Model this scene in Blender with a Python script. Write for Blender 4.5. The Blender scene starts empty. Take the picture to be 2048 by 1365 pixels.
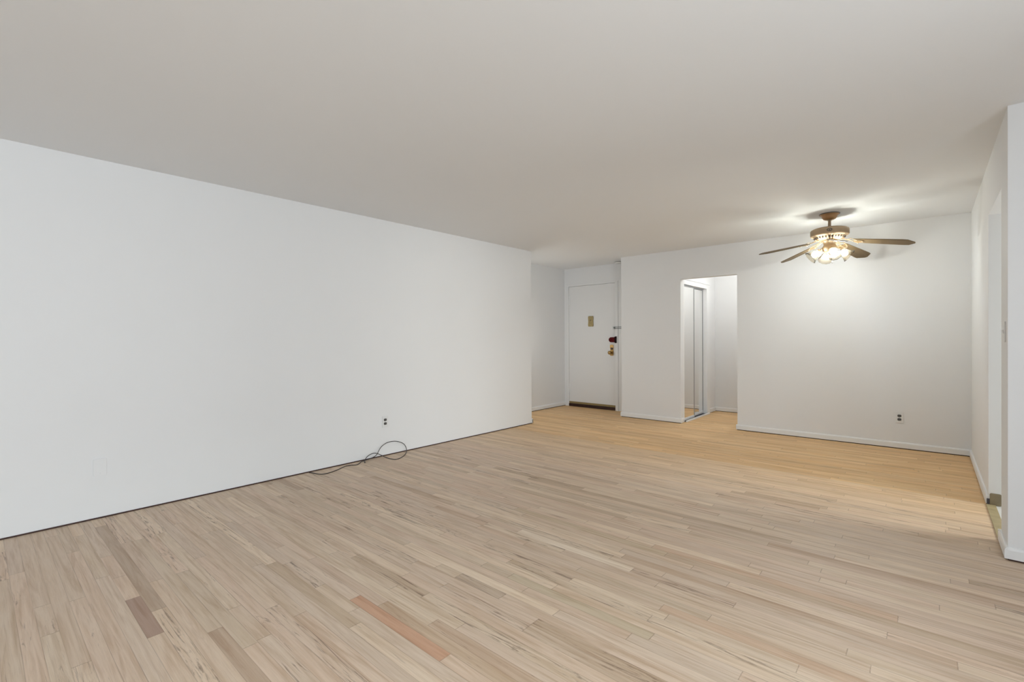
import bpy, bmesh, math, random
from mathutils import Vector, Matrix

S = bpy.context.scene
COL = S.collection

# ------------------------------------------------------------------ camera
CAM_YAW, CAM_PITCH, CAM_ROLL, CAM_H, CAM_F = -0.7205, -0.0051, -0.0056, 1.2064, 949.52
fwd = Vector((math.sin(CAM_YAW) * math.cos(CAM_PITCH), math.cos(CAM_YAW) * math.cos(CAM_PITCH), math.sin(CAM_PITCH)))
rgt = Vector((math.cos(CAM_YAW), -math.sin(CAM_YAW), 0))
upv = rgt.cross(fwd)
r2 = rgt * math.cos(CAM_ROLL) + upv * math.sin(CAM_ROLL)
u2 = upv * math.cos(CAM_ROLL) - rgt * math.sin(CAM_ROLL)
cd = bpy.data.cameras.new('camera')
cam = bpy.data.objects.new('camera', cd)
COL.objects.link(cam)
M = Matrix((r2, u2, -fwd)).transposed().to_4x4()
M.translation = Vector((0, 0, CAM_H))
cam.matrix_world = M
cd.sensor_fit = 'HORIZONTAL'
cd.sensor_width = 36
cd.lens = CAM_F / 2048 * 36
cd.clip_start = 0.02
S.camera = cam

# ------------------------------------------------------------------ view, sky, daylight
S.view_settings.view_transform = 'Standard'
S.view_settings.look = 'None'
S.view_settings.gamma = 1
S.view_settings.use_curve_mapping = False
S.view_settings.exposure = 0.20

world = bpy.data.worlds.new('sky')
S.world = world
world.use_nodes = True
bg = world.node_tree.nodes['Background']
bg.inputs[0].default_value = (0.88, 0.95, 1.0, 1)
bg.inputs[1].default_value = 1.0  # set with the other lights below


def area(name, loc, aim, sx, sy, power, color, spread=180):
    d = bpy.data.lights.new(name, 'AREA')
    d.shape = 'RECTANGLE'
    d.size, d.size_y = sx, sy
    d.energy = power
    d.color = color
    d.spread = math.radians(spread)
    o = bpy.data.objects.new(name, d)
    COL.objects.link(o)
    o.location = loc
    o.rotation_euler = (Vector(aim) - Vector(loc)).to_track_quat('-Z', 'Y').to_euler()
    return o


ENERGY = dict(sky=1.0, near=86, pane=56, side=235, kitchen=21, passage=15.5, hall_fill=5.8, bulb=230)
bg.inputs[1].default_value = ENERGY['sky']
# daylight through the two windows to the right of and behind the camera
area('window_daylight', (1.70, -2.60, 1.46), (-4.2, -2.60, 1.46), 1.95, 1.3, ENERGY['near'], (0.81, 0.91, 1.0))
area('window_daylight', (1.70, 0.75, 1.46), (-4.2, 0.75, 1.46), 1.45, 1.3, ENERGY['pane'], (0.81, 0.91, 1.0))
# steeper light from the open sky above the nearer window
area('sky_daylight', (3.0, 0.75, 3.0), (-0.6, 0.95, 0.0), 1.6, 1.3, ENERGY['side'], (0.82, 0.97, 1.0))
area('kitchen_daylight', (2.5, 4.70, 1.55), (0.3, 4.55, 1.15), 0.8, 1.1, ENERGY['kitchen'], (0.965, 1.0, 0.99), 100)


def lamp(name, loc, energy, color, radius):
    d = bpy.data.lights.new(name, 'POINT')
    d.energy = energy
    d.color = color
    d.shadow_soft_size = radius
    o = bpy.data.objects.new(name, d)
    COL.objects.link(o)
    o.location = loc


# the ceiling lamp of the passage behind the back wall (fixture out of sight), plus an unseen fill light added to brighten the entry
lamp('passage_ceiling_light', (-1.75, 7.25, 2.28), ENERGY['passage'], (0.99, 1.0, 0.975), 0.09)
lamp('hall_fill_light', (-4.70, 5.46, 1.25), ENERGY['hall_fill'], (0.99, 1.0, 0.97), 0.15)  # no lamp here, added as fill behind the end of the left wall
BULB_STRENGTH = ENERGY['bulb']
BULB_COLOR = (0.82, 0.92, 1.0, 1)

# ------------------------------------------------------------------ materials
MATS = {}


def principled(name, color, rough=0.5, metal=0.0, spec=0.5, bump=None, mottle=None, sub=None):
    m = bpy.data.materials.new(name)
    m.use_nodes = True
    nt = m.node_tree
    b = nt.nodes['Principled BSDF']
    b.inputs['Base Color'].default_value = (*color, 1)
    b.inputs['Roughness'].default_value = rough
    b.inputs['Metallic'].default_value = metal
    b.inputs['Specular IOR Level'].default_value = spec
    tc = nt.nodes.new('ShaderNodeTexCoord')
    if mottle:
        sc, amt = mottle
        n = nt.nodes.new('ShaderNodeTexNoise')
        n.inputs['Scale'].default_value = sc
        n.inputs['Detail'].default_value = 4
        nt.links.new(tc.outputs['Object'], n.inputs['Vector'])
        r = nt.nodes.new('ShaderNodeValToRGB')
        r.color_ramp.elements[0].position = 0.3
        r.color_ramp.elements[1].position = 0.7
        r.color_ramp.elements[0].color = (*[c * (1 - amt) for c in color], 1)
        r.color_ramp.elements[1].color = (*[min(1, c * (1 + amt)) for c in color], 1)
        nt.links.new(n.outputs['Fac'], r.inputs['Fac'])
        nt.links.new(r.outputs['Color'], b.inputs['Base Color'])
    if bump:
        sc, st = bump
        n = nt.nodes.new('ShaderNodeTexNoise')
        n.inputs['Scale'].default_value = sc
        n.inputs['Detail'].default_value = 6
        nt.links.new(tc.outputs['Object'], n.inputs['Vector'])
        bp = nt.nodes.new('ShaderNodeBump')
        bp.inputs['Strength'].default_value = st
        bp.inputs['Distance'].default_value = 0.004
        nt.links.new(n.outputs['Fac'], bp.inputs['Height'])
        nt.links.new(bp.outputs['Normal'], b.inputs['Normal'])
    MATS[name] = m
    return m


WHITE = principled('white_wall_paint', (0.856, 0.857, 0.856), 0.65, spec=0.25, bump=(14, 0.06), mottle=(1.3, 0.006))
CEIL = principled('ceiling_paint', (0.868, 0.880, 0.890), 0.8, spec=0.15, bump=(10, 0.05), mottle=(0.9, 0.006))
TRIM = principled('white_trim_paint', (0.88, 0.88, 0.875), 0.42, spec=0.4, bump=(30, 0.04))
DOORP = principled('door_paint', (0.85, 0.847, 0.84), 0.5, spec=0.35, bump=(20, 0.05))
GAP_SHADE = principled('gap_shade_brown', (0.045, 0.016, 0.010), 0.6, mottle=(30, 0.3))  # brown for the painted shade at the foot of the walls
SADDLE = principled('tan_saddle', (0.40, 0.32, 0.17), 0.5, mottle=(18, 0.12))
THRESH = principled('dark_threshold', (0.030, 0.009, 0.007), 0.45, mottle=(20, 0.3))
SWEEP = principled('tan_sweep', (0.30, 0.22, 0.09), 0.45, mottle=(30, 0.1))
PLATE = principled('tan_metal_plate', (0.27, 0.22, 0.14), 0.45, metal=0.35, mottle=(25, 0.08))
OLDBRASS = principled('dull_brass_cover', (0.36, 0.28, 0.13), 0.45, metal=0.4, mottle=(45, 0.18))
BRASS = principled('polished_brass', (0.40, 0.25, 0.085), 0.4, metal=0.7)
REDM = principled('dark_red_enamel', (0.105, 0.004, 0.006), 0.55, spec=0.12, mottle=(40, 0.25))
BLACKRED = principled('blackened_flange', (0.018, 0.004, 0.005), 0.6, spec=0.1)
STEEL = principled('grey_steel', (0.30, 0.30, 0.29), 0.35, metal=0.7)
CHROME = principled('satin_frame', (0.30, 0.30, 0.30), 0.4, metal=0.4)
DARK = principled('dark_slot', (0.06, 0.055, 0.07), 0.5)
GREYP = principled('grey_receptacle', (0.085, 0.082, 0.078), 0.45)
BLACK = principled('black_slot', (0.015, 0.015, 0.015), 0.5)
PLASTIC = principled('white_plastic', (0.82, 0.82, 0.81), 0.35, spec=0.45)
CABLE = principled('black_cable', (0.035, 0.033, 0.034), 0.5)
KFLOOR = principled('pale_vinyl', (0.72, 0.72, 0.70), 0.4, mottle=(9, 0.05))
COPPER = principled('antique_copper', (0.46, 0.27, 0.13), 0.38, metal=0.55, mottle=(16, 0.12))
BRONZE = principled('tan_bronze', (0.40, 0.29, 0.18), 0.5, metal=0.3, mottle=(12, 0.08))
IRON = principled('bright_iron', (0.66, 0.52, 0.34), 0.26, metal=0.8)
EMBLEM = principled('dark_emblem', (0.10, 0.09, 0.08), 0.4, metal=0.3)
mirror = bpy.data.materials.new('mirror_glass')
mirror.use_nodes = True
_b = mirror.node_tree.nodes['Principled BSDF']
_b.inputs['Base Color'].default_value = (0.93, 0.93, 0.92, 1)
_b.inputs['Metallic'].default_value = 1
_b.inputs['Roughness'].default_value = 0.02
_n = mirror.node_tree.nodes.new('ShaderNodeTexNoise')
_n.inputs['Scale'].default_value = 3
_r = mirror.node_tree.nodes.new('ShaderNodeMapRange')
_r.inputs['To Min'].default_value = 0.012
_r.inputs['To Max'].default_value = 0.005
mirror.node_tree.links.new(_n.outputs['Fac'], _r.inputs['Value'])
mirror.node_tree.links.new(_r.outputs['Result'], _b.inputs['Roughness'])

# fan blade wood
blade_m = principled('blade_wood', (0.16, 0.115, 0.06), 0.55, spec=0.2)
_nt = blade_m.node_tree
_tc = _nt.nodes.new('ShaderNodeTexCoord')
_mp = _nt.nodes.new('ShaderNodeMapping')
_mp.inputs['Scale'].default_value = (3, 60, 20)
_nn = _nt.nodes.new('ShaderNodeTexNoise')
_nn.inputs['Scale'].default_value = 1
_nn.inputs['Detail'].default_value = 5
_rr = _nt.nodes.new('ShaderNodeValToRGB')
_rr.color_ramp.elements[0].color = (0.120, 0.080, 0.038, 1)
_rr.color_ramp.elements[1].color = (0.225, 0.160, 0.085, 1)
_nt.links.new(_tc.outputs['Object'], _mp.inputs['Vector'])
_nt.links.new(_mp.outputs['Vector'], _nn.inputs['Vector'])
_nt.links.new(_nn.outputs['Fac'], _rr.inputs['Fac'])
_nt.links.new(_rr.outputs['Color'], _nt.nodes['Principled BSDF'].inputs['Base Color'])

# frosted clear shade glass
shade_m = bpy.data.materials.new('shade_glass')
shade_m.use_nodes = True
_nt = shade_m.node_tree
for n in list(_nt.nodes):
    _nt.nodes.remove(n)
_out = _nt.nodes.new('ShaderNodeOutputMaterial')
_tr = _nt.nodes.new('ShaderNodeBsdfTransparent')
_tr.inputs[0].default_value = (0.84, 0.80, 0.73, 1)
_tl = _nt.nodes.new('ShaderNodeBsdfTranslucent')
_tl.inputs[0].default_value = (0.95, 0.80, 0.58, 1)
_gl = _nt.nodes.new('ShaderNodeBsdfGlossy')
_gl.inputs['Roughness'].default_value = 0.15
_m1 = _nt.nodes.new('ShaderNodeMixShader')
_m1.inputs[0].default_value = 0.22
_m2 = _nt.nodes.new('ShaderNodeMixShader')
_lw = _nt.nodes.new('ShaderNodeLayerWeight')
_lw.inputs[0].default_value = 0.10
_tcs = _nt.nodes.new('ShaderNodeTexCoord')
_wv = _nt.nodes.new('ShaderNodeTexNoise')
_wv.inputs['Scale'].default_value = 60
_mr = _nt.nodes.new('ShaderNodeMapRange')
_mr.inputs['To Min'].default_value = 0.005
_mr.inputs['To Max'].default_value = 0.015
_nt.links.new(_tcs.outputs['Object'], _wv.inputs['Vector'])
_nt.links.new(_wv.outputs['Fac'], _mr.inputs['Value'])
_nt.links.new(_mr.outputs['Result'], _m1.inputs[0])
_nt.links.new(_tr.outputs[0], _m1.inputs[1])
_nt.links.new(_tl.outputs[0], _m1.inputs[2])
_nt.links.new(_lw.outputs['Fresnel'], _m2.inputs[0])
_nt.links.new(_m1.outputs[0], _m2.inputs[1])
_nt.links.new(_gl.outputs[0], _m2.inputs[2])
_nt.links.new(_m2.outputs[0], _out.inputs[0])

bulb_m = bpy.data.materials.new('lit_bulb')
bulb_m.use_nodes = True
_nt = bulb_m.node_tree
for n in list(_nt.nodes):
    _nt.nodes.remove(n)
_out = _nt.nodes.new('ShaderNodeOutputMaterial')
_em = _nt.nodes.new('ShaderNodeEmission')
_em.inputs[0].default_value = BULB_COLOR
_em.inputs[1].default_value = BULB_STRENGTH
_nt.links.new(_em.outputs[0], _out.inputs[0])


# wood floor: every board a quad with its own tone and seed
def floor_material():
    m = bpy.data.materials.new('strip_oak_floor')
    m.use_nodes = True
    nt = m.node_tree
    N, L = nt.nodes, nt.links
    b = N['Principled BSDF']
    b.inputs['Specular IOR Level'].default_value = 0.35

    def node(t, **kw):
        n = N.new(t)
        for k, v in kw.items():
            setattr(n, k, v)
        return n

    def math_(op, a, c=None, clamp=False):
        n = node('ShaderNodeMath', operation=op, use_clamp=clamp)
        for i, v in enumerate((a, c)):
            if v is None:
                continue
            if isinstance(v, (int, float)):
                n.inputs[i].default_value = v
            else:
                L.new(v, n.inputs[i])
        return n.outputs[0]

    def maprange(v, a, c, d=0.0, e=1.0):
        n = node('ShaderNodeMapRange')
        n.inputs['From Min'].default_value = a
        n.inputs['From Max'].default_value = c
        n.inputs['To Min'].default_value = d
        n.inputs['To Max'].default_value = e
        L.new(v, n.inputs['Value'])
        return n.outputs['Result']

    def mix(fac, a, c, mode='MIX'):
        n = node('ShaderNodeMix', data_type='RGBA', blend_type=mode)
        if isinstance(fac, (int, float)):
            n.inputs[0].default_value = fac
        else:
            L.new(fac, n.inputs[0])
        for i, v in ((6, a), (7, c)):
            if isinstance(v, tuple):
                n.inputs[i].default_value = (*v, 1)
            else:
                L.new(v, n.inputs[i])
        return n.outputs[2]

    tone = node('ShaderNodeAttribute', attribute_name='tone')
    rnd = node('ShaderNodeAttribute', attribute_name='rnd')     # seed, streakiness, length
    uv = node('ShaderNodeUVMap', uv_map='board')
    geo = node('ShaderNodeTexCoord')
    srnd = node('ShaderNodeSeparateXYZ')
    L.new(rnd.outputs['Vector'], srnd.inputs[0])
    seed, streak, blen = srnd.outputs
    suv = node('ShaderNodeSeparateXYZ')
    L.new(uv.outputs['UV'], suv.inputs[0])
    u, v = suv.outputs[0], suv.outputs[1]
    spos = node('ShaderNodeSeparateXYZ')
    L.new(geo.outputs['Object'], spos.inputs[0])

    def grain(sx, sy, scale_seed, detail=4, dist=0.0, rough=0.55):
        c = node('ShaderNodeCombineXYZ')
        L.new(math_('MULTIPLY', spos.outputs[0], sx), c.inputs[0])
        L.new(math_('MULTIPLY', spos.outputs[1], sy), c.inputs[1])
        L.new(math_('MULTIPLY', seed, scale_seed), c.inputs[2])
        n = node('ShaderNodeTexNoise')
        n.inputs['Scale'].default_value = 1
        n.inputs['Detail'].default_value = detail
        n.inputs['Roughness'].default_value = rough
        n.inputs['Distortion'].default_value = dist
        L.new(c.outputs[0], n.inputs['Vector'])
        return n.outputs['Fac']

    g1 = grain(3.2, 70, 31, 5, 0.5)       # broad figure along the board
    g2 = grain(9, 330, 57, 3)             # fine pores
    g3 = grain(1.5, 26, 83, 4, 1.6)       # slow colour drift, cathedral
    g4 = grain(2.0, 30, 101, 6, 2.2, 0.68)  # dark mineral streaks
    g5 = grain(11, 34, 149, 3, 0.8)       # knots and smudges
    col = tone.outputs['Color']
    col = mix(maprange(g1, 0.42, 0.72, 0, 0.42), col, mix(1.0, col, (0.78, 0.69, 0.58), 'MULTIPLY'))
    col = mix(maprange(g3, 0.47, 0.70, 0, 0.75), col, mix(1.0, col, (0.74, 0.655, 0.57), 'MULTIPLY'))
    col = mix(maprange(g3, 0.45, 0.25, 0, 0.40), col, mix(1.0, col, (1.13, 1.15, 1.16), 'MULTIPLY'))
    col = mix(maprange(g2, 0.52, 0.75, 0, 0.16), col, (0.20, 0.12, 0.07))
    lim = math_('SUBTRACT', 0.72, math_('MULTIPLY', streak, 0.19))
    ds = math_('MULTIPLY', math_('SUBTRACT', g4, lim), 9.0, True)
    col = mix(math_('MULTIPLY', ds, 0.75, True), col, (0.16, 0.095, 0.06))
    lim5 = math_('SUBTRACT', 0.80, math_('MULTIPLY', streak, 0.14))
    kn = math_('MULTIPLY', math_('SUBTRACT', g5, lim5), 7.0, True)
    col = mix(math_('MULTIPLY', kn, 0.6, True), col, (0.14, 0.08, 0.055))
    # seams between boards: dirt-filled joints, darker in places
    edge = math_('MINIMUM', v, math_('SUBTRACT', 1.0, v))
    seam_n = grain(2.2, 3.0, 17, 3)
    seam = math_('MULTIPLY', maprange(edge, 0.012, 0.035, 1, 0), maprange(seam_n, 0.38, 0.68, 0.10, 0.85))
    uend = math_('MINIMUM', math_('MULTIPLY', u, blen), math_('MULTIPLY', math_('SUBTRACT', 1.0, u), blen))
    seam_e = math_('MULTIPLY', maprange(uend, 0.0008, 0.0026, 1, 0), maprange(g5, 0.3, 0.6, 0.15, 0.8))
    sm = math_('MAXIMUM', seam, seam_e)
    col = mix(math_('MULTIPLY', sm, 0.7, True), col, (0.17, 0.095, 0.055))
    L.new(col, b.inputs['Base Color'])
    L.new(maprange(g1, 0.3, 0.7, 0.40, 0.55), b.inputs['Roughness'])
    bp = node('ShaderNodeBump')
    bp.inputs['Strength'].default_value = 0.12
    bp.inputs['Distance'].default_value = 0.005
    L.new(math_('SUBTRACT', g2, math_('MULTIPLY', sm, 0.8)), bp.inputs['Height'])
    L.new(bp.outputs['Normal'], b.inputs['Normal'])
    return m


FLOOR = floor_material()


# ------------------------------------------------------------------ mesh helpers
def add_box(bm, x0, x1, y0, y1, z0, z1, bev=0.0):
    vs = [bm.verts.new((x, y, z)) for x in (x0, x1) for y in (y0, y1) for z in (z0, z1)]
    idx = ((0, 1, 3, 2), (4, 6, 7, 5), (0, 4, 5, 1), (2, 3, 7, 6), (0, 2, 6, 4), (1, 5, 7, 3))
    fs = [bm.faces.new([vs[i] for i in q]) for q in idx]
    if bev:
        es = list({e for f in fs for e in f.edges})
        bmesh.ops.bevel(bm, geom=es, offset=bev, segments=2, profile=0.6, affect='EDGES')


def add_lathe(bm, prof, seg=40, mat=None, cap0=True, cap1=True):
    mat = mat or Matrix.Identity(4)
    rings = []
    for r, z in prof:
        rings.append([bm.verts.new(mat @ Vector((r * math.cos(2 * math.pi * i / seg), r * math.sin(2 * math.pi * i / seg), z))) for i in range(seg)])
    for a, b in zip(rings, rings[1:]):
        for i in range(seg):
            j = (i + 1) % seg
            f = bm.faces.new((a[i], a[j], b[j], b[i]))
            f.smooth = True
    if cap0:
        bm.faces.new(rings[0])
    if cap1:
        bm.faces.new(rings[-1])


def add_prism(bm, pts, axis, a, b, bev=0.0):
    """closed 2D outline extruded between a and b along an axis (0, 1 or 2)"""
    def mk(p, t):
        q = list(p)
        q.insert(axis, t)
        return bm.verts.new(q)
    A = [mk(p, a) for p in pts]
    B = [mk(p, b) for p in pts]
    n = len(pts)
    fs = [bm.faces.new(A), bm.faces.new(B[::-1])]
    for i in range(n):
        fs.append(bm.faces.new((A[i], B[i], B[(i + 1) % n], A[(i + 1) % n])))
    if bev:
        es = [e for e in fs[0].edges] + [e for e in fs[1].edges]
        bmesh.ops.bevel(bm, geom=es, offset=bev, segments=2, profile=0.6, affect='EDGES')
    return fs


def add_tube(bm, pts, rad, seg=10):
    pts = [Vector(p) for p in pts]
    n = len(pts)
    rads = rad if isinstance(rad, (list, tuple)) else [rad] * n
    rings = []
    up = Vector((0.13, 0.2, 0.97)).normalized()
    for i, p in enumerate(pts):
        t = (pts[min(i + 1, n - 1)] - pts[max(i - 1, 0)]).normalized()
        s = t.cross(up)
        if s.length < 1e-4:
            s = t.cross(Vector((1, 0, 0)))
        s.normalize()
        q = s.cross(t).normalized()
        up = q
        rings.append([bm.verts.new(p + rads[i] * (s * math.cos(2 * math.pi * k / seg) + q * math.sin(2 * math.pi * k / seg))) for k in range(seg)])
    for a, b in zip(rings, rings[1:]):
        for i in range(seg):
            j = (i + 1) % seg
            f = bm.faces.new((a[i], a[j], b[j], b[i]))
            f.smooth = True
    bm.faces.new(rings[0][::-1])
    bm.faces.new(rings[-1])


def catmull(pts, sub=6):
    P = [Vector(p) for p in pts]
    P = [P[0] * 2 - P[1]] + P + [P[-1] * 2 - P[-2]]
    out = []
    for i in range(1, len(P) - 2):
        for k in range(sub):
            t = k / sub
            a, b, c, d = P[i - 1:i + 3]
            out.append(0.5 * ((2 * b) + (c - a) * t + (2 * a - 5 * b + 4 * c - d) * t * t + (3 * b - a - 3 * c + d) * t ** 3))
    out.append(P[-2])
    return out


def obj(name, bm, mat, parent=None, loc=None):
    bmesh.ops.recalc_face_normals(bm, faces=bm.faces[:])
    me = bpy.data.meshes.new(name)
    bm.to_mesh(me)
    bm.free()
    me.materials.append(mat)
    o = bpy.data.objects.new(name, me)
    COL.objects.link(o)
    if parent:
        o.parent = parent
    if loc:
        o.location = loc
    return o


def box(name, mat, dims, parent=None, bev=0.0, loc=None):
    bm = bmesh.new()
    add_box(bm, *dims, bev=bev)
    return obj(name, bm, mat, parent, loc)


def struct(name, mat, boxes, bev=0.0):
    bm = bmesh.new()
    for d in boxes:
        add_box(bm, *d, bev=bev)
    o = obj(name, bm, mat)
    o['kind'] = 'structure'
    return o


def thing(name, label, cat, loc=(0, 0, 0), rot=(0, 0, 0), group=None):
    o = bpy.data.objects.new(name, None)
    COL.objects.link(o)
    o.empty_display_size = 0.05
    o.location = loc
    o.rotation_euler = rot
    o['label'] = label
    o['category'] = cat
    if group:
        o['group'] = group
    return o


# ------------------------------------------------------------------ dimensions (metres)
XL = -4.236      # long left wall
YL = 5.24        # its far end
XH = -4.923      # hallway side wall
YD = 7.044       # entry door wall
YB = 6.58        # back wall
XP = -3.544      # free edge of the back wall beside the hallway
XA0, XA1 = -2.622, -1.875   # passage opening
ZA = 2.030
XR = 0.319       # right wall
YO0, YO1 = 3.975, 4.781     # doorway in the right wall
ZO = 2.067
XK = 2.6        # outer wall of the kitchen
YP = 3.675       # wall facing the camera at the far right
XE = 1.6        # outer wall on the right
YF = -6.0        # outer wall behind the camera
YC = 8.05        # end wall of the passage
H = 2.44

# ------------------------------------------------------------------ floor
random.seed(11)
BW = 0.057
Y0 = 1.145 - 128 * BW
special = {   # row: list of (x0, x1, tone, streak)
}


def row_of(y):
    return int(math.floor((y - Y0) / BW))


def spec(y, x0, x1, tone, streak):
    special.setdefault(row_of(y), []).append((x0, x1, tone, streak))


PALE = [(0.70, 0.555, 0.425), (0.66, 0.515, 0.395), (0.63, 0.50, 0.385), (0.73, 0.59, 0.455), (0.65, 0.505, 0.40),
        (0.68, 0.52, 0.405), (0.61, 0.49, 0.37), (0.75, 0.615, 0.475), (0.63, 0.475, 0.37), (0.64, 0.515, 0.415)]
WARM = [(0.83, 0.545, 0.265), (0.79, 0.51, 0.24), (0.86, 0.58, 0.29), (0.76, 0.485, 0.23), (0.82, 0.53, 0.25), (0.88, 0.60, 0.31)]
spec(1.17, -2.015, -1.376, (0.60, 0.355, 0.23), 0.0)
spec(0.515, -2.80, -2.378, (0.43, 0.29, 0.215), 0.35)
spec(1.82, -1.60, -0.841, (0.60, 0.485, 0.345), 0.1)
spec(2.25, -1.93, -1.16, (0.80, 0.67, 0.53), 0.0)
spec(1.56, -1.261, -0.30, (0.55, 0.41, 0.29), 1.0)
spec(1.62, -1.80, -1.50, (0.56, 0.43, 0.32), 1.0)
spec(1.50, -1.26, -0.10, (0.60, 0.46, 0.34), 0.9)
spec(2.02, -0.9, -0.05, (0.62, 0.44, 0.31), 0.1)
spec(2.60, -1.2, -0.10, (0.64, 0.455, 0.32), 0.1)
spec(2.55, -2.2, -1.10, (0.61, 0.475, 0.33), 0.2)

me = bpy.data.meshes.new('floor')
verts, faces, uvs, tones, rnds = [], [], [], [], []
nrow = int((YC + 0.1 - Y0) / BW) + 1
for r in range(nrow):
    ya, yb = Y0 + r * BW, Y0 + (r + 1) * BW
    yc = (ya + yb) / 2
    if yb < YF - 0.1:
        continue
    xmin = XL - 0.1 if yc < YL else XH - 0.1
    xmax = XE + 0.1
    if yc > YP + 0.1:
        xmax = XR + 0.02
    if yc > YD + 0.16:
        xmin = -2.75
    # stops of this row
    segs = []
    sp = sorted(special.get(r, []))
    x = xmin - random.random() * 0.5
    while x < xmax:
        nxt = x + random.choice((0.35, 0.55, 0.75, 0.95, 1.2, 1.5, 1.8)) * random.uniform(0.85, 1.15)
        hit = next((s for s in sp if s[0] < nxt and s[1] > x + 0.01), None)
        if hit:
            if hit[0] - x > 0.02:
                segs.append((x, hit[0], None, None))
            segs.append(hit)
            x = hit[1]
        else:
            segs.append((x, nxt, None, None))
            x = nxt
    for (xa, xb, tn, sk) in segs:
        xa_, xb_ = max(xa, xmin), min(xb, xmax)
        if xb_ - xa_ < 0.01:
            continue
        if tn is None:
            # board tone turns warmer along the room, fully so past the doorway
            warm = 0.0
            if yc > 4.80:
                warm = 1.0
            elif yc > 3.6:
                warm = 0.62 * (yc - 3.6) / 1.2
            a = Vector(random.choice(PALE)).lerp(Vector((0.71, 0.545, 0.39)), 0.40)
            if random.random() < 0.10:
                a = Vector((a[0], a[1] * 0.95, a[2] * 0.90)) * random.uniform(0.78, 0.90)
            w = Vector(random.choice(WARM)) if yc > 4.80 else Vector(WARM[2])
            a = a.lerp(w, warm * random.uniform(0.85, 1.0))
            tn = tuple(a * random.uniform(0.95, 1.05))
            q = random.random()
            sk = 1.0 if q < 0.15 else (0.62 if q < 0.42 else random.uniform(0.0, 0.35))
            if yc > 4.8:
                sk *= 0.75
        b0 = len(verts)
        ln = xb - xa
        verts += [(xa_, ya, 0), (xb_, ya, 0), (xb_, yb, 0), (xa_, yb, 0)]
        faces.append((b0, b0 + 1, b0 + 2, b0 + 3))
        u0, u1 = (xa_ - xa) / ln, (xb_ - xa) / ln
        uvs += [(u0, 0), (u1, 0), (u1, 1), (u0, 1)]
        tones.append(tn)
        rnds.append((random.random(), sk, ln))
me.from_pydata(verts, [], faces)
uvl = me.uv_layers.new(name='board')
for i, q in enumerate(uvs):
    uvl.data[i].uv = q
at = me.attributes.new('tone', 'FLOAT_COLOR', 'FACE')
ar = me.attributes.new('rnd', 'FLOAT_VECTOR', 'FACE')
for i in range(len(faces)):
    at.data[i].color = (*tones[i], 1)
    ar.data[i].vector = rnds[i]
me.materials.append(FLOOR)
fl = bpy.data.objects.new('floor', me)
COL.objects.link(fl)
fl['kind'] = 'structure'
kf = struct('floor_kitchen', KFLOOR, [(XR + 0.036, XK, YP + 0.12, YB, -0.02, 0.0)])

# ------------------------------------------------------------------ shell
struct('ceiling', CEIL, [(XH - 0.15, XK + 0.15, YF - 0.15, YC + 0.15, H, H + 0.15)])
struct('wall_left', WHITE, [(XH - 0.12, XL, YF - 0.12, YL, -0.05, H)])
struct('wall_hall', WHITE, [(XH - 0.12, XH, YL, YD + 0.14, -0.05, H)])
DX0, DX1, DZ = -4.842, -3.898, 2.125     # entry door opening
struct('wall_entry', WHITE, [(XH, DX0 - 0.02, YD, YD + 0.14, -0.05, H), (DX1 + 0.02, XP + 0.1, YD, YD + 0.14, -0.05, H),
                             (DX0 - 0.02, DX1 + 0.02, YD, YD + 0.14, DZ + 0.02, H)])
TP = 0.10
struct('wall_back', WHITE, [(XP, XA0, YB, YB + TP, -0.05, H), (XA0, XA1, YB, YB + TP, ZA, H), (XA1, XR, YB, YB + TP, -0.05, H)])
# passage behind the back wall, with the mirrored closet on its left
XM = -2.635       # face of the closet wall
CY0, CY1, CZ = 6.715, 7.645, 1.975
struct('wall_closet', WHITE, [(XM - 0.09, XM, YB + TP, CY0, -0.05, H), (XM - 0.09, XM, CY1, YC, -0.05, H), (XM - 0.09, XM, CY0, CY1, CZ, H),
                              (XP, XP + 0.08, YB + TP, YD + 0.14, -0.05, H), (XP + 0.08, XM - 0.09, YD + 0.9, YD + 0.98, -0.05, H)])
struct('wall_passage_end', WHITE, [(XM - 0.09, XK, YC, YC + 0.12, -0.05, H)])
struct('wall_passage_right', WHITE, [(XR, XR + 0.12, YB + TP, YC, -0.05, H)])
TR = 0.12
struct('wall_right', WHITE, [(XR, XR + TR, YP + 0.12, YO0, -0.05, H), (XR, XR + TR, YO1, YB + TP, -0.05, H), (XR, XR + TR, YO0, YO1, ZO, H)])
struct('wall_near_right', WHITE, [(XR, XK + 0.14, YP, YP + 0.12, -0.05, H)])
struct('wall_kitchen_back', WHITE, [(XR + TR, XK + 0.14, YB, YB + TP, -0.05, H), (XK, XK + 0.14, YP + 0.12, YB, -0.05, H)])
WZ0, WZ1 = 0.80, 2.12
w1, w2 = (-3.6, -1.6), (0.0, 1.5)
struct('wall_outer', WHITE, [(XE, XE + 0.14, YF, w1[0], -0.05, H), (XE, XE + 0.14, w1[1], w2[0], -0.05, H), (XE, XE + 0.14, w2[1], YP, -0.05, H),
                             (XE, XE + 0.14, w1[0], w1[1], -0.05, WZ0), (XE, XE + 0.14, w1[0], w1[1], WZ1, H),
                             (XE, XE + 0.14, w2[0], w2[1], -0.05, WZ0), (XE, XE + 0.14, w2[0], w2[1], WZ1, H)])
struct('wall_behind', WHITE, [(XL, XE + 0.14, YF - 0.14, YF, -0.05, H)])


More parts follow.
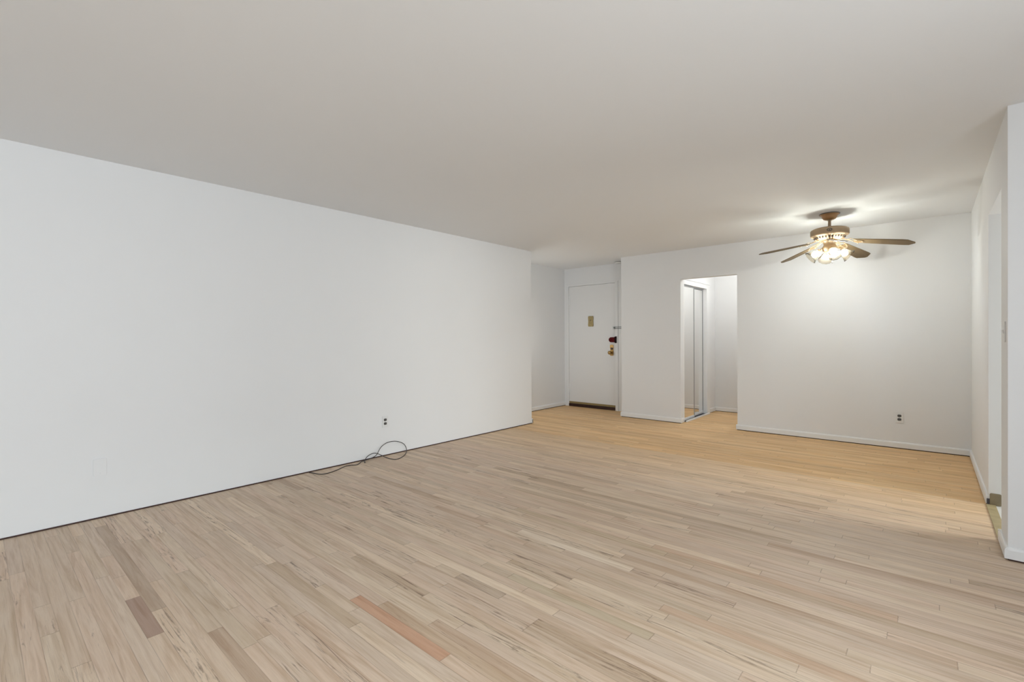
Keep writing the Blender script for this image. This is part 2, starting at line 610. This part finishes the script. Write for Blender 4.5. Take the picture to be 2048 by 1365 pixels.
def window_frame(name, ax, a, b, at):
    t = 0.045
    bm = bmesh.new()
    mid = (a + b) / 2
    for (p, q, z0, z1) in ((a, a + t, WZ0, WZ1), (b - t, b, WZ0, WZ1), (mid - t / 2, mid + t / 2, WZ0 + t, WZ1 - t), (a + t, b - t, WZ0, WZ0 + t), (a + t, b - t, WZ1 - t, WZ1)):
        if ax == 0:
            add_box(bm, at, at + 0.06, p, q, z0, z1)
        else:
            add_box(bm, p, q, at, at + 0.06, z0, z1)
    o = obj(name, bm, TRIM)
    o['kind'] = 'structure'


window_frame('window_1', 0, *w1, XE + 0.04)
window_frame('window_2', 0, *w2, XE + 0.04)

# ------------------------------------------------------------------ baseboards (dark strip under them painted as the shade of the gap)
BH, BT, BG = 0.070, 0.014, 0.009


def bb_profile(h=BH, t=BT):
    return [(0, BG), (t, BG), (t, h - 0.014), (t - 0.004, h - 0.004), (t - 0.009, h), (0, h)]


def baseboard(name, runs):
    """runs: (axis, fixed coordinate of the wall face, outward sign, start, end)"""
    bm = bmesh.new()
    for ax, at_, sg, a, b in runs:
        pts = [(at_ + sg * d, z) for d, z in bb_profile()]
        if ax == 0:      # runs along X: outline in (y, z)
            add_prism(bm, pts, 0, a, b)
        else:            # runs along Y: outline in (x, z)
            add_prism(bm, pts, 1, a, b)
    o = obj(name, bm, TRIM)
    o['kind'] = 'structure'
    return o


baseboard('baseboard_left', [(0, YL, 1, XL - 0.4, XL + BT), (1, XL, 1, YL - 0.012, YL + BT)])
baseboard('baseboard_hall', [(1, XH, 1, YL + BT, YD)])
baseboard('baseboard_back', [(0, YB, -1, XP - BT, XA0 + BT), (0, YB, -1, XA1 - BT, XR - BT), (1, XP, -1, YB, YB + 0.3),
                             (1, XA0, 1, YB, YB + TP), (1, XA1, -1, YB, YB + TP)])
baseboard('baseboard_right', [(1, XR, -1, YO1 + 0.004, YB), (1, XR, -1, YP - BT, YO0 + 0.0), (0, YO0, 1, XR - BT, XR + TR)])
baseboard('baseboard_near_right', [(0, YP, -1, XR, XE)])
baseboard('baseboard_passage', [(0, YC, -1, XM, XR), (1, XM, 1, CY1 + 0.13, YC - BT)])
bm = bmesh.new()
for (x0, x1, y0, y1) in ((XL, XL + 0.005, YF, YL), (XA1, XR - 0.01, YB - 0.0115, YB), (XP, XA0, YB - 0.0105, YB), (XR - 0.0105, XR, YO1 + 0.01, YB),
                         (XH, XH + 0.010, YL, YD), (XM, XR, YC - 0.01, YC), (XR, XE, YP - 0.0105, YP)):
    add_box(bm, x0, x1, y0, y1, 0.0, BG)
o = obj('gap_shade_strip', bm, GAP_SHADE)  # dark strip standing in for the shadow line along the floor
o['kind'] = 'structure'

# ------------------------------------------------------------------ entry door
d1 = bpy.data.objects.new('door_1', None)
COL.objects.link(d1)
d1.location = (DX0, YD, 0)
d1['kind'] = 'structure'
bm = bmesh.new()
add_box(bm, 0.012, DX1 - DX0 - 0.007, 0.006, 0.050, 0.085, DZ - 0.004, bev=0.002)
obj('door_slab', bm, DOORP, d1)
box('door_sweep', SWEEP, (0.014, DX1 - DX0 - 0.009, 0.000, 0.05, 0.052, 0.085), d1)


def barrel_hinge(z):
    bm = bmesh.new()
    for k in range(5):
        z0 = z + k * 0.032
        add_lathe(bm, [(0.007, z0), (0.0085, z0 + 0.002), (0.0085, z0 + 0.028), (0.007, z0 + 0.030)], 14)
    add_lathe(bm, [(0.004, z - 0.008), (0.006, z - 0.004), (0.006, z)], 12)
    add_lathe(bm, [(0.006, z + 0.158), (0.006, z + 0.162), (0.004, z + 0.167)], 12)
    o = obj('hinge', bm, TRIM, d1)
    o.location = (0.012, -0.006, 0)
    add = bmesh.new()
    add_box(add, 0.002, 0.030, 0.003, 0.006, z, z + 0.158)
    lf = obj('hinge_leaf', add, TRIM, o)
    return o


barrel_hinge(1.795)
barrel_hinge(0.238)
# viewer cover: tan plate with pinched sides
bm = bmesh.new()
cx, cz, hw, hh = -4.374 - DX0, 1.496, 0.050, 0.090
pts = []
for k in range(13):
    t = -1 + 2 * k / 12
    pts.append((cx + hw * (1 - 0.10 * math.exp(-(t * 2.2) ** 2) - (0.14 if abs(t) > 0.95 else 0)), cz + hh * t))
for k in range(13):
    t = 1 - 2 * k / 12
    pts.append((cx - hw * (1 - 0.10 * math.exp(-(t * 2.2) ** 2) - (0.14 if abs(t) > 0.95 else 0)), cz + hh * t))
add_prism(bm, pts, 1, -0.012, 0.006, bev=0.003)
vc = obj('viewer_cover', bm, OLDBRASS, d1)
vc['label'] = 'dull brass viewer cover plate'
bm = bmesh.new()
add_lathe(bm, [(0.011, 0), (0.010, 0.004), (0.006, 0.006)], 20, Matrix.Translation((cx, -0.012, cz + 0.018)) @ Matrix.Rotation(math.pi / 2, 4, 'X'))
obj('viewer', bm, PLATE, vc)
# rim lock: dark red rounded body against a black flange on the frame side
rx0, rx1, rz = -4.012 - DX0, -3.905 - DX0, 1.178
bm = bmesh.new()
pts = []
for k in range(9):
    a = math.pi / 2 + math.pi * k / 8
    pts.append((rx0 + 0.042 + 0.042 * math.cos(a), rz + 0.042 * math.sin(a)))
pts += [(rx1, rz - 0.042), (rx1, rz + 0.042)]
add_prism(bm, pts, 1, -0.034, 0.006, bev=0.006)
rl = obj('rim_lock', bm, REDM, d1)
rl['label'] = 'dark red rim lock body'
bm = bmesh.new()
add_prism(bm, [(rx1, rz - 0.046), (rx1 + 0.018, rz - 0.055), (rx1 + 0.030, rz - 0.055), (rx1 + 0.030, rz + 0.055), (rx1 + 0.018, rz + 0.055), (rx1, rz + 0.046)], 1, -0.036, 0.0, bev=0.003)
obj('lock_flange', bm, BLACKRED, rl)
bm = bmesh.new()
add_lathe(bm, [(0.017, 0), (0.017, 0.006), (0.012, 0.009)], 20, Matrix.Translation((rx0 + 0.052, -0.033, rz)) @ Matrix.Rotation(math.pi / 2, 4, 'X'))
add_box(bm, rx0 + 0.048, rx0 + 0.056, -0.052, -0.038, rz - 0.014, rz + 0.014, bev=0.002)
obj('thumb_turn', bm, REDM, rl)
# brass lock set: long plate, cylinder hole above, knob below
bx, bz = -3.972 - DX0, 1.003
bm = bmesh.new()
pts = []
for k in range(17):
    t = -1 + 2 * k / 16
    w_ = 0.031 * (1 - 0.22 * math.exp(-((t - 0.05) * 5) ** 2)) * (0.72 if abs(t) > 0.97 else 1)
    pts.append((bx + w_, bz + 0.092 * t))
pts += [(2 * bx - x_, z_) for x_, z_ in pts[::-1]]
add_prism(bm, pts, 1, -0.006, 0.006, bev=0.002)
lp = obj('lock_plate', bm, BRASS, d1)
lp['label'] = 'brass lock plate with knob'
RX = Matrix.Rotation(math.pi / 2, 4, 'X')
bm = bmesh.new()
add_lathe(bm, [(0.020, 0), (0.020, 0.006), (0.013, 0.010)], 24, Matrix.Translation((bx + 0.004, -0.005, bz + 0.026)) @ RX)
obj('lock_cylinder', bm, DARK, lp)
bm = bmesh.new()
add_lathe(bm, [(0.016, 0), (0.012, 0.008), (0.011, 0.026), (0.022, 0.034), (0.030, 0.046), (0.030, 0.056), (0.022, 0.064), (0.008, 0.067)], 28, Matrix.Translation((bx - 0.012, -0.005, bz - 0.040)) @ RX)
obj('door_knob', bm, BRASS, lp)
# frame of the door: jamb stops and casing on the wall around it
bm = bmesh.new()
add_box(bm, DX0 - 0.02, DX0 + 0.010, YD - 0.004, YD + 0.14, 0.0, DZ + 0.02, bev=0.002)
add_box(bm, DX1 - 0.004, DX1 + 0.050, YD - 0.012, YD + 0.14, 0.0, DZ + 0.024, bev=0.003)
add_box(bm, DX0 - 0.02, DX1 + 0.05, YD - 0.006, YD + 0.14, DZ, DZ + 0.024, bev=0.002)
add_box(bm, DX1 + 0.054, DX1 + 0.110, YD - 0.008, YD, 0.0, DZ + 0.04, bev=0.003)
o = obj('trim_2', bm, TRIM)
o['kind'] = 'structure'
o = struct('trim_3', THRESH, [(DX0 + 0.012, DX1 - 0.006, YD - 0.012, YD + 0.10, 0.0, 0.050)], bev=0.004)
# swing bar guard between door and wall
t = thing('door_guard', 'small grey steel swing bar guard on the entry door frame, above the red lock', 'door guard', (-3.905, YD - 0.012, 1.375))
bm = bmesh.new()
add_box(bm, -0.040, 0.012, -0.004, 0.016, -0.020, 0.020, bev=0.002)
obj('base_plate', bm, STEEL, t)
bm = bmesh.new()
for dz in (0.012, -0.012):
    add_tube(bm, [(-0.012, -0.012, dz), (0.04, -0.014, dz), (0.125, -0.014, dz)], 0.0045, 10)
add_tube(bm, [(0.125, -0.014, 0.012), (0.136, -0.014, 0.0), (0.125, -0.014, -0.012)], 0.0045, 10)
obj('swing_bar', bm, STEEL, t)
bm = bmesh.new()
add_lathe(bm, [(0.006, -0.003), (0.009, 0.004), (0.009, 0.012), (0.005, 0.018)], 16, Matrix.Translation((-0.014, -0.006, 0)) @ RX)
obj('ball_stud', bm, STEEL, t)

# ------------------------------------------------------------------ mirrored closet
bm = bmesh.new()
add_box(bm, XM - 0.09, XM + 0.012, CY0 - 0.075, CY0 + 0.004, 0.0, CZ + 0.062, bev=0.003)
add_box(bm, XM - 0.09, XM + 0.012, CY1 - 0.004, CY1 + 0.125, 0.0, CZ + 0.062, bev=0.003)
add_box(bm, XM - 0.09, XM + 0.012, CY0 + 0.004, CY1 - 0.004, CZ - 0.004, CZ + 0.062, bev=0.003)
add_box(bm, XM, XM + 0.020, CY0 - 0.075, CY1 + 0.125, CZ + 0.062, CZ + 0.078, bev=0.003)
o = obj('trim_4', bm, TRIM)
o['kind'] = 'structure'
bm = bmesh.new()
add_box(bm, XM - 0.085, XM - 0.078, CY0 + 0.006, CY1 - 0.006, 0.0, 0.030)
add_box(bm, XM + 0.026, XM + 0.046, CY0 + 0.004, CY1 + 0.02, 0.0, 0.022, bev=0.003)
o = obj('trim_5', bm, TRIM)
o['kind'] = 'structure'
o = struct('trim_7', DARK, [(XM - 0.078, XM + 0.026, CY0 + 0.006, CY1 - 0.006, 0.0, 0.005)])


def bmesh_box(x0, x1, y0, y1, z0, z1, bev):
    b = bmesh.new()
    add_box(b, x0, x1, y0, y1, z0, z1, bev=bev)
    return b


def mirror_door(y0, y1, x, label):
    t = thing('mirrored_sliding_door', label, 'mirrored door', (x, (y0 + y1) / 2, 0.012), group='mirrored sliding doors of the closet')
    w = (y1 - y0) / 2
    z1 = CZ - 0.014 - 0.012
    bm = bmesh.new()
    add_box(bm, -0.010, 0.001, -w + 0.010, w - 0.010, 0.030, z1 - 0.012)
    obj('mirror', bm, mirror, t)
    fr = bmesh.new()
    add_box(fr, -0.012, 0.006, -w, -w + 0.010, 0.0, z1, bev=0.002)
    add_box(fr, -0.012, 0.006, w - 0.010, w, 0.0, z1, bev=0.002)
    add_box(fr, -0.012, 0.006, -w + 0.014, w - 0.014, z1 - 0.016, z1, bev=0.002)
    obj('metal_frame', fr, CHROME, t)
    rl = obj('bottom_rail', bmesh_box(-0.012, 0.008, -w + 0.010, w - 0.010, 0.0, 0.034, 0.002), TRIM, t)
    rl['label'] = 'white bottom rail'
    return t


mirror_door(CY0 + 0.008, 7.160, XM - 0.014, 'mirrored sliding closet door nearest the passage opening, overlapping in front of the other')
mirror_door(7.125, CY1 - 0.008, XM - 0.055, 'mirrored sliding closet door deeper in the passage, set behind the other in the track')

# ------------------------------------------------------------------ doorway in the right wall
struct('trim_6', SADDLE, [(XR - 0.012, XR + 0.036, YO0 + 0.016, YO1, -0.01, 0.006)])
# metal corner plate at the foot of the far jamb
t = thing('corner_plate', 'tan metal corner plate at the foot of the doorway jamb in the right wall', 'metal plate', (XR, YO1, 0))
bm = bmesh.new()
pts = []
x0_, x1_, z0_, z1_, rr = 0.006, 0.066, 0.001, 0.087, 0.010
for (qx, qz, a0) in ((x1_ - rr, z1_ - rr, 0), (x0_ + rr, z1_ - rr, 90), (x0_ + rr, z0_ + rr, 180), (x1_ - rr, z0_ + rr, 270)):
    for k in range(5):
        a = math.radians(a0 + 90 * k / 4)
        pts.append((qx + rr * math.cos(a), qz + rr * math.sin(a)))
add_prism(bm, pts, 1, -0.0045, -0.0005, bev=0.001)
obj('face', bm, PLATE, t)
bm = bmesh.new()
add_box(bm, -0.009, 0.0058, -0.004, -0.001, 0.001, 0.046, bev=0.0008)
fl_ = obj('side_flange', bm, DARK, t)
fl_['label'] = 'dark side flange'


# ------------------------------------------------------------------ outlets, switch, blank plate
def rounded_rect(w, h, r, n=4):
    pts = []
    for (sx, sy, a0) in ((1, 1, 0), (-1, 1, 90), (-1, -1, 180), (1, -1, 270)):
        for k in range(n + 1):
            a = math.radians(a0 + 90 * k / n)
            pts.append((sx * (w / 2 - r) + r * math.cos(a), sy * (h / 2 - r) + r * math.sin(a)))
    return pts


def wall_plate(name, label, cat, loc, rotz, kind, group=None, w=0.070, h=0.115):
    """local frame: plate in the XZ plane, facing -Y"""
    t = thing(name, label, cat, loc, (0, 0, rotz), group)
    bm = bmesh.new()
    add_prism(bm, rounded_rect(w, h, 0.006), 1, -0.006, 0.0, bev=0.002)
    cp = obj('cover_plate', bm, PLASTIC, t)
    if kind == 'outlet':
        for s in (1, -1):
            bm = bmesh.new()
            pts = []
            for k in range(9):
                a = math.radians(-48 + 96 * k / 8)
                pts.append((0.0172 * math.cos(a), 0.0172 * math.sin(a)))
            for k in range(9):
                a = math.radians(132 + 96 * k / 8)
                pts.append((0.0172 * math.cos(a), 0.0172 * math.sin(a)))
            pts = [(x, z + s * 0.0195) for x, z in pts]
            add_prism(bm, pts, 1, -0.0085, -0.005, bev=0.0006)
            rc = obj('receptacle', bm, GREYP, t)
            rc['label'] = 'grey receptacle face'
            bm = bmesh.new()
            for dx in (-0.0062, 0.0062):
                add_box(bm, dx - 0.001, dx + 0.001, -0.0089, -0.0080, s * 0.0195 + 0.0005, s * 0.0195 + 0.0085)
            add_lathe(bm, [(0.0024, 0), (0.0024, 0.0009)], 12, Matrix.Translation((0, -0.0080, s * 0.0195 - 0.0065)) @ RX)
            obj('slots', bm, BLACK, rc)
        zs = (0,)
    elif kind == 'switch':
        bm = bmesh.new()
        add_prism(bm, [(-0.006, -0.012), (-0.006, 0.012), (-0.016, 0.010), (-0.008, -0.010)], 0, -0.005, 0.005, bev=0.0008)
        obj('toggle', bm, PLASTIC, t)
        zs = (0.030, -0.030)
    else:
        zs = (0.042, -0.042)
    for z in zs:
        bm = bmesh.new()
        add_lathe(bm, [(0.0032, 0), (0.0030, 0.0008), (0.0018, 0.0014)], 14, Matrix.Translation((0, -0.0058, z)) @ RX)
        obj('screw', bm, STEEL if kind == 'outlet' else PLASTIC, t)
    return t


wall_plate('wall_outlet', 'white outlet with two grey receptacles on the long left wall, above the cable', 'outlet', (XL, 2.822, 0.353), -math.pi / 2 + math.pi, 'outlet')
wall_plate('wall_outlet', 'white outlet with two dark grey receptacles on the back wall, under the fan', 'outlet', (-0.238, YB, 0.333), 0, 'outlet')
wall_plate('light_switch', 'white light switch seen edge on beside the doorway in the right wall', 'light switch', (XR, 3.790, 1.229), -math.pi / 2, 'switch')
wall_plate('blank_wall_plate', 'white blank cover plate painted over, low on the left wall near the frame edge', 'wall plate', (XL, 0.571, 0.348), math.pi / 2, 'blank')
for o in COL.objects:
    if o.parent and o.parent.name == 'blank_wall_plate':
        o.data.materials[0] = WHITE

# ------------------------------------------------------------------ smoke detector on the hallway ceiling
t = thing('smoke_detector', 'round white smoke detector on the hallway ceiling near the entry door', 'smoke detector', (-3.735, 6.86, H))
bm = bmesh.new()
add_lathe(bm, [(0.072, 0), (0.072, -0.010), (0.066, -0.013)], 40)
obj('mounting_base', bm, PLASTIC, t)
bm = bmesh.new()
add_lathe(bm, [(0.060, -0.0125), (0.060, -0.019)], 40)
obj('vent_ring', bm, GREYP, t)
bm = bmesh.new()
add_lathe(bm, [(0.065, -0.0185), (0.064, -0.030), (0.055, -0.038), (0.030, -0.041)], 40)
obj('cover', bm, PLASTIC, t)

# ------------------------------------------------------------------ cable on the floor by the left wall
cable_pts = [(-4.205, 2.005, 0.0045), (-4.185, 2.022, 0.0035), (-4.090, 2.047, 0.0035), (-4.066, 2.106, 0.0035), (-4.100, 2.215, 0.0035), (-4.160, 2.331, 0.0035),
             (-4.155, 2.385, 0.0035), (-4.125, 2.437, 0.004), (-4.190, 2.520, 0.005), (-4.205, 2.575, 0.006), (-4.208, 2.640, 0.012), (-4.206, 2.690, 0.028),
             (-4.206, 2.714, 0.050), (-4.206, 2.735, 0.083), (-4.206, 2.766, 0.113), (-4.208, 2.828, 0.137), (-4.208, 2.905, 0.139), (-4.207, 2.975, 0.122),
             (-4.206, 3.032, 0.090), (-4.202, 3.058, 0.050), (-4.190, 3.056, 0.015), (-4.140, 3.010, 0.0045), (-4.070, 2.935, 0.0035), (-4.018, 2.850, 0.0035),
             (-4.012, 2.790, 0.0035), (-4.070, 2.775, 0.0035), (-4.140, 2.768, 0.006), (-4.192, 2.745, 0.026), (-4.198, 2.705, 0.049), (-4.198, 2.660, 0.060),
             (-4.197, 2.615, 0.052), (-4.193, 2.578, 0.034), (-4.184, 2.556, 0.012), (-4.165, 2.540, 0.0045)]
t = thing('cable', 'thin black cable looped on the floor against the white left wall', 'cable', (0, 0, 0))
bm = bmesh.new()
add_tube(bm, catmull(cable_pts, 6), 0.0034, 10)
obj('cord', bm, CABLE, t)
bm = bmesh.new()
e0, e1 = Vector((-4.166, 2.541, 0.006)), Vector((-4.128, 2.520, 0.006))
add_tube(bm, [e0, e0.lerp(e1, 0.2), e0.lerp(e1, 0.25), e0.lerp(e1, 0.9), e1], [0.004, 0.0045, 0.0055, 0.0055, 0.004], 12)
obj('connector', bm, CABLE, t)

# ------------------------------------------------------------------ ceiling fan
FX, FY = -0.747, 5.685
fan = thing('ceiling_fan', 'bronze ceiling fan with five wooden blades and four lit glass shades', 'ceiling fan', (FX, FY, H))
bm = bmesh.new()
add_lathe(bm, [(0.085, 0), (0.085, -0.008), (0.078, -0.014), (0.068, -0.020), (0.064, -0.036), (0.052, -0.054), (0.036, -0.062), (0.022, -0.064)], 48)
cn = obj('canopy', bm, COPPER, fan)
bm = bmesh.new()
add_lathe(bm, [(0.087, 0.0), (0.090, -0.004), (0.087, -0.009)], 48, cap0=False, cap1=False)
rim = obj('canopy_rim', bm, EMBLEM, cn)
bm = bmesh.new()
add_lathe(bm, [(0.020, -0.060), (0.020, -0.068), (0.0135, -0.072), (0.0135, -0.128), (0.022, -0.132), (0.022, -0.140)], 28)
obj('downrod', bm, BRONZE, fan)
bm = bmesh.new()
add_lathe(bm, [(0.028, -0.130), (0.060, -0.134), (0.110, -0.144), (0.145, -0.152), (0.160, -0.160), (0.165, -0.170), (0.165, -0.212), (0.160, -0.222), (0.150, -0.228), (0.138, -0.234), (0.120, -0.258), (0.070, -0.270)], 64)
mh = obj('motor_housing', bm, BRONZE, fan)
bm = bmesh.new()   # vent slots read as a darker band under the drum
for k in range(30):
    a = 2 * math.pi * k / 30
    mt = Matrix.Rotation(a, 4, 'Z') @ Matrix.Translation((0.1302, 0, -0.245)) @ Matrix.Rotation(math.radians(37), 4, 'Y')
    n0 = len(bm.verts)
    add_box(bm, -0.003, 0.0025, -0.006, 0.006, -0.009, 0.009)
    bm.verts.ensure_lookup_table()
    for v_ in bm.verts[n0:]:
        v_.co = mt @ v_.co
obj('vents', bm, EMBLEM, mh)
# oval badge facing the room
az = math.atan2(-FY, -FX)
bm = bmesh.new()
NB = 28
for (ra, rb, y_) in ((0.023, 0.0155, 0.0), ):
    ring_o, ring_i = [], []
    for k in range(NB):
        a = 2 * math.pi * k / NB
        for lst, s in ((ring_o, 1.0), (ring_i, 0.66)):
            d = (ra * s * math.cos(a)) / 0.165
            z = -0.188 + rb * s * math.sin(a)
            lst.append((bm.verts.new((0.167 * math.cos(az + d), 0.167 * math.sin(az + d), z)), bm.verts.new((0.1635 * math.cos(az + d), 0.1635 * math.sin(az + d), z))))
    for k in range(NB):
        j = (k + 1) % NB
        bm.faces.new((ring_o[k][0], ring_o[j][0], ring_i[j][0], ring_i[k][0]))
        bm.faces.new((ring_o[k][0], ring_o[k][1], ring_o[j][1], ring_o[j][0]))
        bm.faces.new((ring_i[k][0], ring_i[j][0], ring_i[j][1], ring_i[k][1]))
mt = Matrix.Translation((0.1665 * math.cos(az), 0.1665 * math.sin(az), -0.191)) @ Matrix.Rotation(az, 4, 'Z') @ Matrix.Rotation(math.pi / 2, 4, 'Y')
add_lathe(bm, [(0.0065, -0.003), (0.0065, 0.001), (0.004, 0.002)], 16, mt)
obj('badge', bm, EMBLEM, mh)

ZB = -0.260        # hub of the blades below the ceiling
DROOP = math.atan(0.19)   # the blades sag towards their tips
PITCH = math.radians(12)
TH0 = 68.0


def blade_mesh():
    """blade along +X, its -Y edge raised"""
    bm = bmesh.new()
    half = [(0.205, 0.046), (0.225, 0.052), (0.40, 0.061), (0.585, 0.069), (0.620, 0.066), (0.669, 0.014), (0.671, 0.0)]
    pts = half + [(x, -y) for x, y in half[-2::-1]]
    add_prism(bm, pts, 2, -0.003, 0.003, bev=0.0012)
    bmesh.ops.rotate(bm, cent=(0, 0, 0), matrix=Matrix.Rotation(DROOP, 3, 'Y') @ Matrix.Rotation(-PITCH, 3, 'X'), verts=bm.verts[:])
    return bm


def iron_mesh():
    bm = bmesh.new()
    # arm from the motor down to the blade, forked into two open loops over the blade root
    def strap(pts, w, th=0.005):
        P = catmull(pts, 5)
        prev = None
        for i, p in enumerate(P):
            t_ = (P[min(i + 1, len(P) - 1)] - P[max(i - 1, 0)]).normalized()
            s = t_.cross(Vector((0, 0, 1))).normalized()
            q = s.cross(t_).normalized()
            ring = [bm.verts.new(p + s * w / 2 * a + q * th / 2 * b) for a, b in ((1, 1), (-1, 1), (-1, -1), (1, -1))]
            if prev:
                for k in range(4):
                    bm.faces.new((prev[k], prev[(k + 1) % 4], ring[(k + 1) % 4], ring[k]))
            else:
                bm.faces.new(ring)
            prev = ring
        bm.faces.new(prev[::-1])
    z0 = 0.016
    for s in (1, -1):
        lift = -s * math.tan(PITCH)
        strap([(0.085, s * 0.008, z0), (0.125, s * 0.012, 0.012), (0.155, s * 0.022, 0.006), (0.185, s * 0.034, 0.008 + 0.034 * lift), (0.230, s * 0.036, -0.006 + 0.036 * lift), (0.268, s * 0.020, -0.006 + 0.020 * lift), (0.282, s * 0.001, -0.006)], 0.014)
    strap([(0.125, 0.0, 0.010), (0.190, 0.0, -0.002), (0.235, 0.0, -0.006), (0.283, 0.0, -0.006)], 0.010)
    for (x, y) in ((0.232, 0.036), (0.232, -0.036), (0.278, 0.0)):
        add_lathe(bm, [(0.006, 0), (0.006, -0.004), (0.003, -0.006)], 12, Matrix.Translation((x, y, -0.008 - y * math.tan(PITCH))))
    bmesh.ops.rotate(bm, cent=(0, 0, 0), matrix=Matrix.Rotation(DROOP, 3, 'Y'), verts=bm.verts[:])
    return bm


b0 = obj('blade', blade_mesh(), blade_m, fan)
i0 = obj('blade_iron', iron_mesh(), IRON, fan)
i0['label'] = 'bright brass blade iron'
for k in range(5):
    ang = math.radians(TH0 + 72 * k)
    for src in (b0, i0):
        o = src
        if k:
            o = src.copy()
            COL.objects.link(o)
            o.parent = fan
        o.location = (0, 0, ZB)
        o.rotation_euler = (0, 0, ang)

# light kit
bm = bmesh.new()
add_lathe(bm, [(0.070, -0.266), (0.070, -0.276), (0.058, -0.282), (0.050, -0.310), (0.056, -0.322), (0.066, -0.336), (0.066, -0.352), (0.056, -0.372), (0.036, -0.388), (0.014, -0.394), (0.010, -0.408), (0.004, -0.412)], 40)
obj('light_kit_body', bm, BRONZE, fan)
TILT = math.radians(52)


def arm_mesh():
    bm = bmesh.new()
    add_tube(bm, catmull([(0.050, 0, -0.345), (0.066, 0, -0.350), (0.078, 0, -0.362), (0.086, 0, -0.372)], 4), 0.011, 12)
    mt = Matrix.Translation((0.080, 0, -0.365)) @ Matrix.Rotation(math.pi - TILT, 4, 'Y')
    add_lathe(bm, [(0.014, -0.004), (0.024, 0.002), (0.026, 0.018), (0.024, 0.022)], 24, mt)
    return bm


def shade_mesh():
    bm = bmesh.new()
    prof = [(0.0235, 0.0), (0.026, 0.008), (0.034, 0.022), (0.041, 0.040), (0.045, 0.058), (0.050, 0.076), (0.058, 0.092), (0.066, 0.102)]
    inner = [(r - 0.002, z) for r, z in prof[::-1]]
    seg = 48
    rings = []
    for i, (r, z) in enumerate(prof + inner):
        ring = []
        for k in range(seg):
            a = 2 * math.pi * k / seg
            flute = 1 + 0.035 * math.cos(12 * a) * max(0, (z - 0.05) / 0.052)
            ring.append(bm.verts.new((r * flute * math.cos(a), r * flute * math.sin(a), z)))
        rings.append(ring)
    for a, b in zip(rings, rings[1:] + rings[:1]):
        for k in range(seg):
            f = bm.faces.new((a[k], a[(k + 1) % seg], b[(k + 1) % seg], b[k]))
            f.smooth = True
    return bm


def bulb_mesh():
    bm = bmesh.new()
    prof = [(0.012, 0.004), (0.013, 0.018)]
    for k in range(11):
        a = math.radians(-58 + (146) * k / 10)
        prof.append((0.0275 * math.cos(a), 0.050 + 0.0275 * math.sin(a)))
    add_lathe(bm, prof, 28)
    return bm


a0 = obj('lamp_arm', arm_mesh(), BRONZE, fan)
s0 = obj('lamp_shade', shade_mesh(), shade_m, fan)
s0['label'] = 'fluted clear glass shade'
u0_ = obj('light_bulb', bulb_mesh(), bulb_m, s0)
u0_['label'] = 'lit white bulb'
for k in range(4):
    ang = math.radians(291 + 90 * k)
    if k == 0:
        a_, s_ = a0, s0
    else:
        a_, s_ = a0.copy(), s0.copy()
        u_ = u0_.copy()
        for q, par in ((a_, fan), (s_, fan), (u_, s_)):
            COL.objects.link(q)
            q.parent = par
    a_.rotation_euler = (0, 0, ang)
    mt = Matrix.Rotation(ang, 4, 'Z') @ Matrix.Translation((0.088, 0, -0.3715)) @ Matrix.Rotation(math.pi - TILT, 4, 'Y')
    s_.matrix_local = mt
# pull chain with its small pendant
bm = bmesh.new()
add_tube(bm, [(0.02, 0.01, -0.385), (0.02, 0.01, -0.44), (0.02, 0.01, -0.478)], 0.0014, 8)
pc = obj('pull_chain', bm, STEEL, fan)
bm = bmesh.new()
add_lathe(bm, [(0.002, -0.474), (0.005, -0.480), (0.0055, -0.490), (0.002, -0.496)], 14, Matrix.Translation((0.02, 0.01, 0)))
obj('pendant', bm, STEEL, pc)
